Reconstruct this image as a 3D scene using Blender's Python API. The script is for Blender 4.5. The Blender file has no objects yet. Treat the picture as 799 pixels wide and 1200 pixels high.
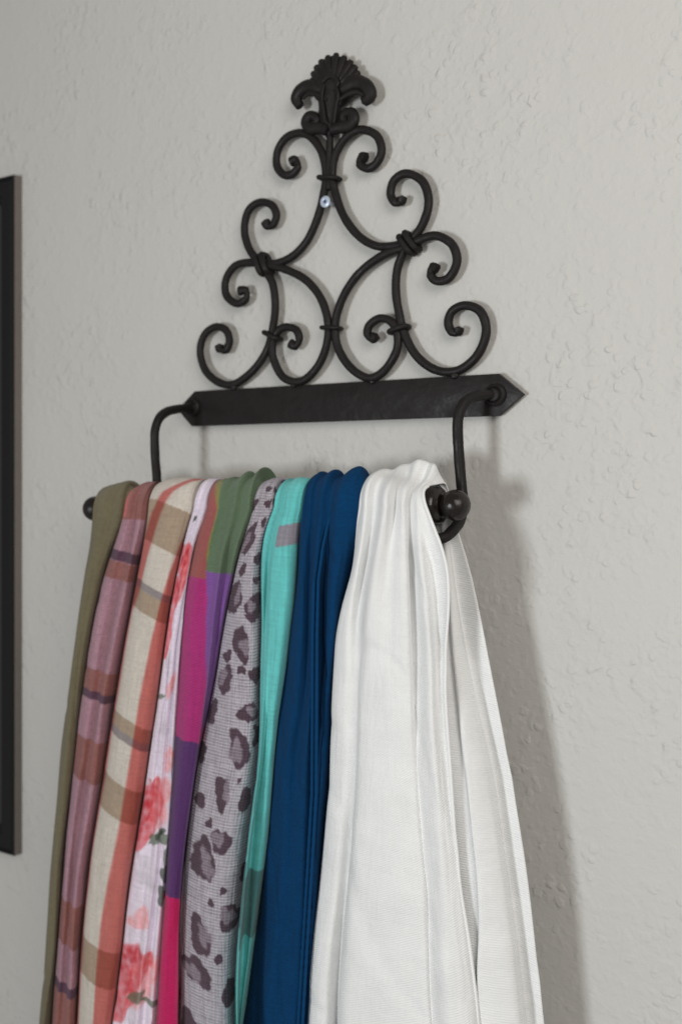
import bpy, bmesh, math, random
import numpy as np
from mathutils import Vector, Matrix, noise as mnoise

random.seed(7)
SC = bpy.context.scene
COL = SC.collection

# ------------------------------------------------------------------ camera
# World: the wall is the plane y = 0, x runs along it to the right, z is up,
# z = 0 is the height of the lens; distances in metres.
FPX, XC, YH = 1250.0, 400.0, 559.0        # focal length / axis / eye level on a 799 x 1200 sheet
YAW = math.radians(33.4)
DN = 1.0                                   # lens to wall, square on
CS, SN = math.cos(YAW), math.sin(YAW)
cam_d = bpy.data.cameras.new('camera')
cam = bpy.data.objects.new('camera', cam_d)
COL.objects.link(cam)
cam.location = (0, -DN, 0)
cam.rotation_euler = (math.radians(90), 0, YAW)
cam_d.sensor_fit = 'VERTICAL'
cam_d.sensor_height = 36.0
cam_d.sensor_width = 24.0
cam_d.lens = FPX / 1200 * 36
cam_d.shift_y = (YH - 600) / 1200
cam_d.shift_x = -(XC - 399.5) / 1200
cam_d.clip_start = 0.02
cam_d.clip_end = 50
cam_d.dof.use_dof = True
cam_d.dof.focus_distance = 0.98
cam_d.dof.aperture_fstop = 4.2
SC.camera = cam

# ------------------------------------------------------------------ light
world = bpy.data.worlds.new('World')
SC.world = world
world.use_nodes = True
bg = world.node_tree.nodes['Background']
bg.inputs['Color'].default_value = (1.0, 0.955, 0.90, 1)
bg.inputs['Strength'].default_value = 0.25


def area(name, loc, target, sx, sy, power, color, spread=180):
    l = bpy.data.lights.new(name, 'AREA')
    l.shape = 'RECTANGLE'
    l.size, l.size_y = sx, sy
    l.energy = power
    l.color = color
    l.spread = math.radians(spread)
    o = bpy.data.objects.new(name, l)
    COL.objects.link(o)
    o.location = loc
    o.rotation_euler = (Vector(target) - Vector(loc)).to_track_quat('-Z', 'Y').to_euler()
    return o


area('window_light', (-1.22, -3.5, -0.42), (0.95, 0, 0.25), 0.62, 0.62, 25, (0.94, 0.98, 1.0), 110)
area('room_light', (1.05, -1.45, 0.75), (-0.3, 0, -0.1), 1.2, 1.2, 23, (1.0, 0.95, 0.89))

SC.view_settings.view_transform = 'Standard'
SC.view_settings.look = 'None'
SC.view_settings.exposure = 0.0
SC.view_settings.gamma = 1.0
SC.render.engine = 'CYCLES'
SC.cycles.use_denoising = True
SC.cycles.max_bounces = 6

# ------------------------------------------------------------------ helpers


def tval(px, d):
    u = (px - XC) / FPX
    return (DN - d) / (CS + u * SN)


def pt(px, py, d):
    """a measured point on the sheet, d metres in front of the wall -> place in the room"""
    u = (px - XC) / FPX
    t = tval(px, d)
    return Vector((t * (-SN + u * CS), -d, -(py - YH) / FPX * t))


def depth_at(px, x0):
    """how far off the wall the sheet column px meets the plane x = x0"""
    u = (px - XC) / FPX
    k = (-SN + u * CS) / (CS + u * SN)
    return DN - x0 / k


def lin(r, g, b, k=1.0):
    f = lambda c: ((c / 255 / 12.92) if c <= 10 else ((c / 255 + 0.055) / 1.055) ** 2.4) * k
    return (f(r), f(g), f(b))


def tag(o, label=None, cat=None, group=None, kind=None):
    if label: o['label'] = label
    if cat: o['category'] = cat
    if group: o['group'] = group
    if kind: o['kind'] = kind
    return o


def obj(name, me, mat, parent=None):
    o = bpy.data.objects.new(name, me)
    COL.objects.link(o)
    if mat: me.materials.append(mat)
    if parent is not None:
        o.parent = parent
        o.matrix_parent_inverse = parent.matrix_world.inverted()
    return o


def empty(name, loc):
    o = bpy.data.objects.new(name, None)
    COL.objects.link(o)
    o.location = loc
    o.empty_display_size = 0.05
    o.matrix_world = Matrix.Translation(loc)
    return o


def catmull(pts, sub):
    P = [np.array(p, float) for p in pts]
    P = [2 * P[0] - P[1]] + P + [2 * P[-1] - P[-2]]
    out = []
    for i in range(1, len(P) - 2):
        a, b, c, d = P[i - 1], P[i], P[i + 1], P[i + 2]
        for k in range(sub):
            t = k / sub
            out.append(0.5 * (2 * b + (c - a) * t + (2 * a - 5 * b + 4 * c - d) * t * t + (3 * b - a - 3 * c + d) * t ** 3))
    out.append(P[-2])
    return out


def smooth(me, angle=None):
    me.polygons.foreach_set('use_smooth', [True] * len(me.polygons))
    if angle is not None:
        bm = bmesh.new(); bm.from_mesh(me)
        for e in bm.edges:
            if len(e.link_faces) == 2 and e.calc_face_angle(0) > angle:
                e.smooth = False
        bm.to_mesh(me); bm.free()
    return me


def tube_mesh(name, path, radii, sides=8, flat=1.0, cap=True, rot=0.0, hammer=0.045):
    """round or facetted bar swept along 3-D points; flat squeezes it across the wall normal"""
    n = len(path)
    path = [Vector(p) for p in path]
    if not hasattr(radii, '__len__'): radii = [radii] * n
    radii = [r * (1 + hammer * mnoise.noise(p * 90) + hammer * 0.6 * mnoise.noise(p * 260)) for r, p in zip(radii, path)]
    verts, faces = [], []
    T = [(path[min(i + 1, n - 1)] - path[max(i - 1, 0)]).normalized() for i in range(n)]
    N = Vector((0, 1, 0)) - T[0] * T[0].y
    if N.length < 0.2: N = Vector((0, 0, 1)) - T[0] * T[0].z
    N.normalize()
    for i in range(n):
        N = (N - T[i] * N.dot(T[i])).normalized()
        B = T[i].cross(N)
        for k in range(sides):
            a = rot + 2 * math.pi * k / sides
            verts.append(path[i] + N * (math.cos(a) * radii[i] * flat) + B * (math.sin(a) * radii[i]))
    for i in range(n - 1):
        for k in range(sides):
            k2 = (k + 1) % sides
            faces.append((i * sides + k, i * sides + k2, (i + 1) * sides + k2, (i + 1) * sides + k))
    if cap:
        for i, s in ((0, -1), (n - 1, 1)):
            c = len(verts)
            verts.append(path[i] + T[i] * s * radii[i] * 0.45)
            for k in range(sides):
                k2 = (k + 1) % sides
                f = (i * sides + k, i * sides + k2, c)
                faces.append(f if s > 0 else f[::-1])
    me = bpy.data.meshes.new(name)
    me.from_pydata([tuple(v) for v in verts], [], faces)
    me.update()
    bm = bmesh.new(); bm.from_mesh(me); bmesh.ops.recalc_face_normals(bm, faces=bm.faces); bm.to_mesh(me); bm.free()
    return smooth(me, math.radians(50))


def lathe_mesh(name, profile, axis_o, axis_d, seg=32):
    """profile = [(distance along the axis, radius)]"""
    z = Vector(axis_d).normalized()
    x = z.orthogonal().normalized(); y = z.cross(x)
    bm = bmesh.new()
    rings = []
    for h, r in profile:
        if r < 1e-6:
            rings.append([bm.verts.new(Vector(axis_o) + z * h)])
        else:
            rings.append([bm.verts.new(Vector(axis_o) + z * h + (x * math.cos(2 * math.pi * k / seg) + y * math.sin(2 * math.pi * k / seg)) * r) for k in range(seg)])
    for a, b in zip(rings, rings[1:]):
        for k in range(seg):
            k2 = (k + 1) % seg
            if len(a) == 1 and len(b) == 1: continue
            if len(a) == 1: bm.faces.new((a[0], b[k], b[k2]))
            elif len(b) == 1: bm.faces.new((a[k], a[k2], b[0]))
            else: bm.faces.new((a[k], a[k2], b[k2], b[k]))
    bmesh.ops.recalc_face_normals(bm, faces=bm.faces)
    me = bpy.data.meshes.new(name); bm.to_mesh(me); bm.free()
    return smooth(me, math.radians(40))


def prism_mesh(name, outline, y0, y1, bevel=0.0):
    bm = bmesh.new()
    a = [bm.verts.new((p.x, y0, p.z)) for p in outline]
    b = [bm.verts.new((p.x, y1, p.z)) for p in outline]
    bm.faces.new(a); bm.faces.new(b[::-1])
    for i in range(len(a)):
        j = (i + 1) % len(a)
        bm.faces.new((a[i], b[i], b[j], a[j]))
    bmesh.ops.recalc_face_normals(bm, faces=bm.faces)
    if bevel:
        bmesh.ops.bevel(bm, geom=list(bm.edges), offset=bevel, segments=2, affect='EDGES', profile=0.6)
    me = bpy.data.meshes.new(name); bm.to_mesh(me); bm.free()
    return smooth(me, math.radians(30))


# ------------------------------------------------------------------ materials
class NT:
    def __init__(s, name, rough=0.8, spec=0.5):
        s.m = bpy.data.materials.new(name); s.m.use_nodes = True
        s.t = s.m.node_tree; s.p = s.t.nodes['Principled BSDF']
        s.p.inputs['Roughness'].default_value = rough
        s.p.inputs['Specular IOR Level'].default_value = spec

    def n(s, kind, **kw):
        x = s.t.nodes.new(kind)
        for k, v in kw.items():
            if k.startswith('i_'):
                key = k[2:]
                x.inputs[int(key) if key.isdigit() else key.replace('_', ' ')].default_value = v
            else: setattr(x, k, v)
        return x

    def l(s, a, b): s.t.links.new(a, b)

    def math(s, op, a, b=None, c=None):
        x = s.n('ShaderNodeMath', operation=op)
        for i, v in enumerate((a, b, c)):
            if v is None: continue
            if isinstance(v, (int, float)): x.inputs[i].default_value = v
            else: s.l(v, x.inputs[i])
        return x.outputs[0]

    def sstep(s, v, lo, hi, o0=0.0, o1=1.0):
        x = s.n('ShaderNodeMapRange', interpolation_type='SMOOTHSTEP')
        s.l(v, x.inputs['Value'])
        x.inputs['From Min'].default_value = lo; x.inputs['From Max'].default_value = hi
        x.inputs['To Min'].default_value = o0; x.inputs['To Max'].default_value = o1
        return x.outputs['Result']

    def noise(s, vec, scale, detail=2.0, rough=0.5, dist=0.0):
        x = s.n('ShaderNodeTexNoise')
        x.inputs['Scale'].default_value = scale; x.inputs['Detail'].default_value = detail
        x.inputs['Roughness'].default_value = rough; x.inputs['Distortion'].default_value = dist
        s.l(vec, x.inputs['Vector'])
        return x.outputs['Fac']

    def scaled(s, vec, sc, loc=(0, 0, 0)):
        x = s.n('ShaderNodeMapping'); x.inputs['Scale'].default_value = sc; x.inputs['Location'].default_value = loc
        s.l(vec, x.inputs['Vector'])
        return x.outputs['Vector']

    def bump(s, h, dist, strength=1.0, prev=None):
        x = s.n('ShaderNodeBump'); x.inputs['Distance'].default_value = dist; x.inputs['Strength'].default_value = strength
        s.l(h, x.inputs['Height'])
        if prev is not None: s.l(prev, x.inputs['Normal'])
        return x.outputs['Normal']


def wall_material():
    k = NT('painted_textured_plaster', 0.62, 0.35)
    tc = k.n('ShaderNodeTexCoord').outputs['Object']
    # knock-down plaster: flat splats of several sizes with crisp rims
    n1 = k.sstep(k.noise(tc, 40, 2.0, 0.5, 0.3), 0.48, 0.64)
    n2 = k.sstep(k.noise(k.scaled(tc, (1, 1, 1), (3.1, 0, 7.7)), 95, 1.5, 0.5, 0.3), 0.50, 0.70)
    n3 = k.sstep(k.noise(k.scaled(tc, (1, 1, 1), (9.3, 0, 1.2)), 22, 2.0, 0.5, 0.25), 0.56, 0.61)
    vo = k.n('ShaderNodeTexVoronoi', feature='SMOOTH_F1'); vo.inputs['Scale'].default_value = 62; vo.inputs['Smoothness'].default_value = 0.15
    wr = k.n('ShaderNodeVectorMath', operation='ADD')
    nz = k.n('ShaderNodeTexNoise'); nz.inputs['Scale'].default_value = 60; k.l(tc, nz.inputs['Vector'])
    sc = k.n('ShaderNodeVectorMath', operation='SCALE'); sc.inputs['Scale'].default_value = 0.012
    k.l(nz.outputs['Color'], sc.inputs[0]); k.l(tc, wr.inputs[0]); k.l(sc.outputs[0], wr.inputs[1])
    k.l(wr.outputs[0], vo.inputs['Vector'])
    n4 = k.sstep(vo.outputs['Distance'], 0.36, 0.16)
    patch = k.sstep(k.noise(tc, 7, 2, 0.5), 0.40, 0.62, 0.35, 1.0)
    h = k.math('ADD', k.math('MULTIPLY', n1, 0.9), k.math('MULTIPLY', n2, 0.55))
    h = k.math('ADD', h, k.math('MULTIPLY', n3, 0.35))
    h = k.math('ADD', h, k.math('MULTIPLY', n4, 1.0))
    h = k.math('MULTIPLY', h, patch)
    h = k.math('ADD', h, k.math('MULTIPLY', k.noise(tc, 210, 3, 0.6), 0.45))
    h = k.math('ADD', h, k.math('MULTIPLY', k.noise(tc, 48, 2, 0.5), 0.9))
    k.l(k.bump(h, 0.00075, 1.0), k.p.inputs['Normal'])
    mix = k.n('ShaderNodeMix', data_type='RGBA')
    mix.inputs['A'].default_value = (0.56, 0.55, 0.525, 1); mix.inputs['B'].default_value = (0.60, 0.592, 0.568, 1)
    k.l(k.noise(tc, 4, 4, 0.6), mix.inputs['Factor'])
    k.l(mix.outputs['Result'], k.p.inputs['Base Color'])
    return k.m


def iron_material(name='wrought_iron', base=(0.0105, 0.0095, 0.0095), rough=0.5, spec=0.22):
    k = NT(name, rough, spec)
    tc = k.n('ShaderNodeTexCoord').outputs['Object']
    nn = k.noise(tc, 220, 4, 0.6)
    big = k.noise(tc, 30, 3, 0.6)
    mix = k.n('ShaderNodeMix', data_type='RGBA')
    mix.inputs['A'].default_value = (*base, 1); mix.inputs['B'].default_value = (base[0] * 1.7, base[1] * 1.55, base[2] * 1.5, 1)
    k.l(big, mix.inputs['Factor']); k.l(mix.outputs['Result'], k.p.inputs['Base Color'])
    k.l(k.sstep(k.noise(tc, 60, 4, 0.65), 0.3, 0.7, rough - 0.12, rough + 0.16), k.p.inputs['Roughness'])
    dent = k.noise(tc, 75, 2, 0.5)
    k.l(k.bump(nn, 0.0004, 0.6, k.bump(dent, 0.0016, 0.5)), k.p.inputs['Normal'])
    return k.m


def plain(name, col, rough, spec=0.5, metal=0.0, grain=300, depth=0.0002):
    k = NT(name, rough, spec)
    k.p.inputs['Metallic'].default_value = metal
    tc = k.n('ShaderNodeTexCoord').outputs['Object']
    mix = k.n('ShaderNodeMix', data_type='RGBA')
    mix.inputs['A'].default_value = (*[c * 0.85 for c in col], 1); mix.inputs['B'].default_value = (*[min(1, c * 1.12) for c in col], 1)
    nz = k.noise(tc, grain * 0.3, 3, 0.6)
    k.l(nz, mix.inputs['Factor']); k.l(mix.outputs['Result'], k.p.inputs['Base Color'])
    k.l(k.bump(k.noise(tc, grain, 2, 0.5), depth, 0.5), k.p.inputs['Normal'])
    return k.m


def cloth_material(name, weave, period, depth, col=None, thread=0.12, sheen=0.15, slub=0.0, heath=330):
    """woven cloth; the dyed pattern comes from the mesh's own 'dye' colours or one plain colour.
    UV runs in metres across and along the cloth."""
    k = NT(name, 0.92, 0.12)
    k.p.inputs['Sheen Weight'].default_value = sheen
    k.p.inputs['Sheen Roughness'].default_value = 0.6
    uv = k.n('ShaderNodeUVMap', uv_map='cloth').outputs['UV']
    sep = k.n('ShaderNodeSeparateXYZ'); k.l(uv, sep.inputs[0])
    U, V = sep.outputs['X'], sep.outputs['Y']
    jit = k.math('MULTIPLY', k.noise(k.scaled(uv, (900, 160, 1)), 1.0, 2, 0.6), 0.0012)
    f = 2 * math.pi / period
    if weave == 'twill':
        ph = k.math('ADD', k.math('MULTIPLY', U, 0.55), V)
        w = k.math('SINE', k.math('MULTIPLY', k.math('ADD', ph, jit), f))
    else:
        a = k.math('SINE', k.math('MULTIPLY', k.math('ADD', U, jit), f))
        b = k.math('SINE', k.math('MULTIPLY', V, f * 1.1))
        w = k.math('MULTIPLY', a, b) if weave == 'plain' else k.math('ADD', k.math('MULTIPLY', a, 0.4), b)
    yarn_u = k.noise(k.scaled(uv, (420, 30, 1)), 1.0, 2, 0.6)
    yarn_v = k.noise(k.scaled(uv, (30, 420, 1)), 1.0, 2, 0.6)
    heather = k.noise(k.scaled(uv, (heath, heath, 1)), 1.0, 3, 0.75)
    yarn = k.math('SUBTRACT', k.math('ADD', yarn_u, yarn_v), 1.0)
    tone = k.math('ADD', k.math('MULTIPLY', w, thread), k.math('MULTIPLY', yarn, thread * 2.2 + slub))
    tone = k.math('ADD', tone, k.math('MULTIPLY', k.math('SUBTRACT', k.noise(uv, 30, 4, 0.6), 0.5), 0.18))
    tone = k.math('ADD', tone, k.math('MULTIPLY', k.math('SUBTRACT', heather, 0.5), thread * 5.0))
    tone = k.math('ADD', tone, 1.0)
    if col is None:
        base = k.n('ShaderNodeAttribute', attribute_name='dye').outputs['Color']
    else:
        r = k.n('ShaderNodeRGB'); r.outputs[0].default_value = (*col, 1); base = r.outputs[0]
    mul = k.n('ShaderNodeVectorMath', operation='SCALE')
    k.l(base, mul.inputs[0]); k.l(tone, mul.inputs['Scale'])
    k.l(mul.outputs[0], k.p.inputs['Base Color'])
    hh = k.math('ADD', w, k.math('MULTIPLY', yarn, 2.0))
    b1 = k.bump(hh, depth, 0.8)
    # soft crumple
    cr = k.math('ADD', k.noise(k.scaled(uv, (60, 14, 1)), 1.0, 3, 0.55), k.math('MULTIPLY', k.noise(k.scaled(uv, (25, 25, 1)), 1.0, 2, 0.5), 0.6))
    k.l(k.bump(cr, 0.0045, 0.5, b1), k.p.inputs['Normal'])
    return k.m


M_WALL = wall_material()
M_IRON = iron_material()
M_ROD = iron_material('black_lacquer', (0.008, 0.006, 0.0055), 0.27, 0.45)
M_FRAME = plain('black_frame_paint', (0.006, 0.0065, 0.008), 0.5, 0.25)
M_FRAME_SIDE = plain('dark_brown_wood_edge', (0.20, 0.175, 0.16), 0.75)
M_MAT = plain('frame_backing_board', (0.03, 0.03, 0.032), 0.5)
M_SCREW = plain('zinc_screw', (0.52, 0.60, 0.72), 0.35, 0.5, 0.25)
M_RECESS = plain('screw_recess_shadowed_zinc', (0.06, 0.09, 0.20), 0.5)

# ------------------------------------------------------------------ wall
bm = bmesh.new()
bmesh.ops.create_cube(bm, size=1, matrix=Matrix.Translation((-0.4, 0.06, -0.1)) @ Matrix.Diagonal((5.0, 0.12, 3.4, 1)))
me = bpy.data.meshes.new('wall'); bm.to_mesh(me); bm.free()
tag(obj('wall', me, M_WALL), kind='structure')

# ------------------------------------------------------------------ picture frame at the left
FD = 0.0145
ft, fb = pt(17, 204, FD), pt(16, 1003.5, FD)
fx1 = (ft.x + fb.x) / 2
zt, zb = ft.z, fb.z
fx0 = fx1 - 0.62
RW = 0.034
frame = empty('picture_frame', (0.5 * (fx0 + fx1), 0, zb))
tag(frame, 'black picture frame hanging on the wall at the left edge', 'picture frame')


def rail(x0, x1, z0, z1, vertical):
    bm = bmesh.new()
    # moulding profile across the rail: outer edge, bead, flat, inner lip (u = 0 outer .. 1 inner)
    prof = [(0, 0.0), (0, FD - 0.0015), (0.02, FD), (0.10, FD), (0.13, FD - 0.002), (0.17, FD - 0.002), (0.22, FD - 0.0005),
            (0.75, FD - 0.001), (0.85, FD - 0.004), (1.0, FD - 0.006), (1.0, 0.0)]
    ends = []
    for s in (0, 1):
        ring = []
        for u, d in prof:
            m = u * RW
            if vertical == 'R': p = (x1 - m, -d, (z0 + m) if s == 0 else (z1 - m))
            elif vertical == 'L': p = (x0 + m, -d, (z0 + m) if s == 0 else (z1 - m))
            elif vertical == 'T': p = ((x0 + m) if s == 0 else (x1 - m), -d, z1 - m)
            else: p = ((x0 + m) if s == 0 else (x1 - m), -d, z0 + m)
            ring.append(bm.verts.new(p))
        ends.append(ring)
    n = len(prof)
    for i in range(n):
        j = (i + 1) % n
        f = bm.faces.new((ends[0][i], ends[0][j], ends[1][j], ends[1][i]))
        if i == 0: f.material_index = 1
    bm.faces.new(ends[0]); bm.faces.new(ends[1][::-1])
    bmesh.ops.recalc_face_normals(bm, faces=bm.faces)
    me = bpy.data.meshes.new('frame_rail'); bm.to_mesh(me); bm.free()
    o = obj('frame_rail', me, M_FRAME, frame)
    me.materials.append(M_FRAME_SIDE)
    return o


for v in 'RLTB': rail(fx0, fx1, zb, zt, v)
bm = bmesh.new()
bmesh.ops.create_cube(bm, size=1, matrix=Matrix.Translation(((fx0 + fx1) / 2, -0.0025, (zt + zb) / 2)) @ Matrix.Diagonal((fx1 - fx0 - 2 * RW - 0.001, 0.004, zt - zb - 2 * RW - 0.001, 1)))
me = bpy.data.meshes.new('backing_board'); bm.to_mesh(me); bm.free()
obj('backing_board', me, M_MAT, frame)

# ------------------------------------------------------------------ iron rack
RD = 0.0110          # centre line of the scroll bars off the wall
rack = empty('scarf_rack', pt(388, 493, 0.0))
tag(rack, 'black wrought iron wall rack with scrolls and leaf finial', 'wall rack')

plate = [(228, 458.5), (583.7, 437.8), (612.5, 462), (583.7, 487.2), (224.5, 499.5), (208, 480)]
obj('back_plate', prism_mesh('back_plate', [pt(x, y, 0.011) for x, y in plate], -0.011, -0.0045, 0.0007), M_IRON, rack)
for x, y in ((300, 474), (500, 463)):        # stand-offs that carry the plate on the wall
    c = pt(x, y, 0.0)
    obj('spacer', lathe_mesh('spacer', [(0, 0.0), (0, 0.008), (0.0050, 0.008), (0.0050, 0)], (c.x, 0, c.z), (0, -1, 0), 16), M_IRON, rack)

SCROLLS = [
    # upper left C, upper right C
    [(341, 190), (346, 187.5), (349, 196), (342, 204.5), (332, 204.5), (324.5, 194), (325.5, 177), (335, 162), (350, 156), (364, 160.5), (376, 176), (381, 194),
     (382, 210), (379.5, 226), (375, 246), (368, 266), (358, 285), (342, 301), (322, 309), (305, 306), (292.6, 292.6), (286.5, 270), (291, 247.5), (304, 237.5), (318, 240), (324, 252),
     (320, 263.5), (314, 265), (311, 260)],
    [(429, 185), (423.5, 184), (421.5, 192), (430, 197.5), (440.5, 192), (447, 177), (442, 160), (428, 152.5), (414, 154.5), (400, 168), (391.5, 186), (389.5, 206),
     (392, 222), (398.5, 244), (408, 262), (422, 278), (440, 288), (460, 288.5), (479, 282), (494, 265), (502, 238), (495.6, 213.5), (477, 203.5), (462, 211), (457.5, 227), (463, 237.5),
     (470, 236.5), (471, 231.5)],
    # middle pair
    [(281, 341), (288, 340.5), (288.5, 350), (277.6, 355.8), (265.5, 346), (265, 327.6), (276, 311.5), (295, 307.8), (315, 311), (335, 316), (357.7, 327.6), (375, 348), (384, 375),
     (383.5, 400), (375, 425), (360, 443), (345, 447.5), (330, 440), (320.5, 420), (319.6, 402.7), (325, 389), (335, 383.3), (347, 386.5), (350.8, 397.7), (346.4, 405.5), (340.5, 402.5)],
    [(512, 316), (506.7, 313), (504.5, 322), (512, 329.5), (526, 325.5), (535.2, 306.7), (529.5, 286.5), (512, 276.5), (495.6, 279.5), (473.6, 290), (449, 299), (421, 320), (402, 348),
     (393, 378), (395.5, 406), (410, 430), (431, 443), (449, 435.5), (463.5, 414), (466, 395), (460, 378.5), (446, 373), (433, 381), (430.5, 392), (436.4, 397.5), (440.5, 393)],
    # lower pair
    [(310, 315), (319.5, 332.6), (322.6, 357.7), (320, 382.7), (313, 410), (297, 434), (275, 450), (257.5, 448.5), (241.5, 435), (234.8, 412.7), (239.5, 393), (252.5, 383.2), (264.5, 386.5),
     (269, 399), (265, 410.5), (258, 409.5), (257, 405)],
    [(475, 290), (465.5, 315), (463.8, 342), (468, 370), (474, 392), (487, 416), (506.7, 432), (528, 436), (547, 428.5), (562.5, 411), (569.5, 386.5), (562.5, 365), (545, 358), (529.5, 364.8),
     (525, 379), (530, 389.5), (536.5, 389.5), (537, 385)],
]
for i, s in enumerate(SCROLLS):
    dd = RD + (0.0012 if i in (2, 3) else 0.0)
    path = catmull([pt(x, y, dd) for x, y in s], 6)
    n = len(path)
    rad = []
    for q in range(n):
        e = min(q, n - 1 - q) if i < 4 else (n - 1 - q)
        rad.append(0.0049 + 0.0012 * max(0, 1 - e / 7) - (0.0008 if 7 <= e < 12 else 0))
    obj('scroll', tube_mesh('scroll', path, rad, 8, 0.9, rot=math.pi / 8), M_IRON, rack)
obj('centre_bar', tube_mesh('centre_bar', catmull([pt(387, 148, RD), pt(386.3, 175, RD), pt(385.5, 212, RD), pt(385, 222, RD)], 5), 0.0042, 8), M_IRON, rack)


def collar(cx, cy, half, tilt, r=0.0026, wraps=1, gap=5.5):
    """flattened wire band tied round the bars"""
    for w in range(wraps):
        off = (w - (wraps - 1) / 2) * gap
        ca, sa = math.cos(tilt), math.sin(tilt)
        ox, oy = -sa * off, ca * off
        a, b = pt(cx - half * ca + ox, cy - half * sa + oy, RD), pt(cx + half * ca + ox, cy + half * sa + oy, RD)
        c, h = (a + b) / 2, (b - a) / 2
        pts = []
        for q in range(25):
            t = 2 * math.pi * q / 24
            e = 0.55
            k1 = math.copysign(abs(math.cos(t)) ** e, math.cos(t)); k2 = math.copysign(abs(math.sin(t)) ** e, math.sin(t))
            pts.append(c + h * k1 + Vector((0, -1, 0)) * (0.0070 * k2))
        me = tube_mesh('collar', pts, r, 8, cap=False)
        obj('collar', me, M_IRON, rack)


collar(386, 209, 11, 0.02, 0.0026)
collar(309, 310, 10.5, 1.25, 0.0040, 2, 7)
collar(479.5, 285, 11.5, 0.95, 0.0036, 2, 8)
collar(388.5, 384.5, 10, 0.02, 0.0024)
collar(319.5, 393.5, 9, 0.45, 0.0028)
collar(467.5, 386, 10.5, -0.35, 0.0030)
for x, y in ((275, 453), (345, 450.5), (437, 445.5), (533, 439.5)):   # weld beads on the plate
    c = pt(x, y, RD)
    me = lathe_mesh('weld_bead', [(-0.005, 0), (-0.0042, 0.0026), (-0.001, 0.0046), (0.0025, 0.0038), (0.0042, 0)], (c.x, c.y, c.z), (0.3, -1, 0.2), 10)
    obj('weld_bead', me, M_IRON, rack)

# leaf finial on top: a palmette of ribs, two drooping side leaves, trunk, two volutes
finial_path = catmull([pt(386, 160, RD), pt(385.5, 150, RD), pt(386, 138, RD), pt(387, 122, RD), pt(388.5, 108, RD), pt(389.5, 96, RD), pt(390, 84, RD)], 4)
nf = len(finial_path)
fr = [0.0048 + 0.0105 * math.sin(min(1, q / (nf - 1) * 1.25) * math.pi * 0.62) for q in range(nf)]
fin = obj('finial', tube_mesh('finial', finial_path, fr, 14, 0.75), M_IRON, rack)
base = (389.5, 112)
tips = [(365, 94), (366.5, 86), (370.5, 78.5), (376, 71.5), (384, 66.5), (394, 63.5), (403.5, 66.5), (411.5, 71.5), (417, 77.5), (420.5, 84.5), (421.5, 92)]
for i, (tx, ty) in enumerate(tips):
    k = i / (len(tips) - 1) - 0.5
    pp = []
    for q in range(7):
        t = q / 6
        x = base[0] + (tx - base[0]) * t; y = base[1] + (ty - base[1]) * t
        pp.append(pt(x, y, RD + 0.004 + 0.004 * math.sin(t * math.pi * 0.9) - 0.0035 * t))
    rr = [0.0028, 0.0038, 0.0046, 0.0052, 0.0054, 0.0050, 0.0034]
    obj('palmette_rib', tube_mesh('palmette_rib', catmull(pp, 3), list(np.interp(np.linspace(0, 6, 19), range(7), rr)), 8, 0.9), M_IRON, fin)
pad = []
for tx, ty in tips: pad.append((base[0] + (tx - base[0]) * 0.97, base[1] + (ty - base[1]) * 0.97))
pad += [(412, 112), (400, 124), (378, 124), (367, 112)]
obj('palmette_back', prism_mesh('palmette_back', [pt(x, y, RD) for x, y in pad], -RD - 0.003, -RD + 0.004, 0.001), M_IRON, fin)


def leaf(points, radii, lift=0.004, flat=0.8, name='side_leaf'):
    pp = [pt(x, y, RD + lift) for x, y in points]
    c = catmull(pp, 4)
    r = list(np.interp(np.linspace(0, len(pp) - 1, len(c)), range(len(pp)), radii))
    obj(name, tube_mesh(name, c, r, 12, flat), M_IRON, fin)


leaf([(384, 110), (374, 104), (362, 101.5), (352, 107), (347.5, 116), (351.5, 125)], [0.006, 0.0088, 0.0084, 0.0082, 0.0074, 0.0052])
leaf([(396, 110), (408, 101), (419, 97.5), (429, 102), (433, 112), (426, 119.5)], [0.006, 0.0092, 0.0092, 0.0088, 0.0084, 0.0062])
leaf([(384, 118), (374, 112), (362, 110), (355, 116)], [0.0022, 0.003, 0.0028, 0.0016], 0.0100)
leaf([(396, 118), (407, 111), (418, 108), (426, 112)], [0.0022, 0.003, 0.0028, 0.0016], 0.0105)
leaf([(384, 152), (374, 150), (364, 151), (358.5, 144), (362, 136.5), (369, 137), (371, 143), (366, 146)], [0.007, 0.0070, 0.0068, 0.0066, 0.0062, 0.0056, 0.0046, 0.0034], name='volute')
leaf([(390, 151), (400, 149), (410, 147), (415, 140), (412, 132.5), (404, 133), (401.5, 139), (406, 142)], [0.007, 0.0070, 0.0070, 0.0068, 0.0064, 0.0058, 0.0046, 0.0034], name='volute')
leaf([(378, 96), (385, 90), (392, 91), (396, 98), (392, 104)], [0.0016, 0.0022, 0.0024, 0.0022, 0.0012], 0.0120, name='curl')
leaf([(381, 144), (379, 128), (377, 112), (380, 100)], [0.0016, 0.0021, 0.0022, 0.0014], 0.0125, name='vein')
leaf([(391, 144), (393, 128), (396, 112), (394, 101)], [0.0016, 0.0021, 0.0022, 0.0014], 0.0125, name='vein')

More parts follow.
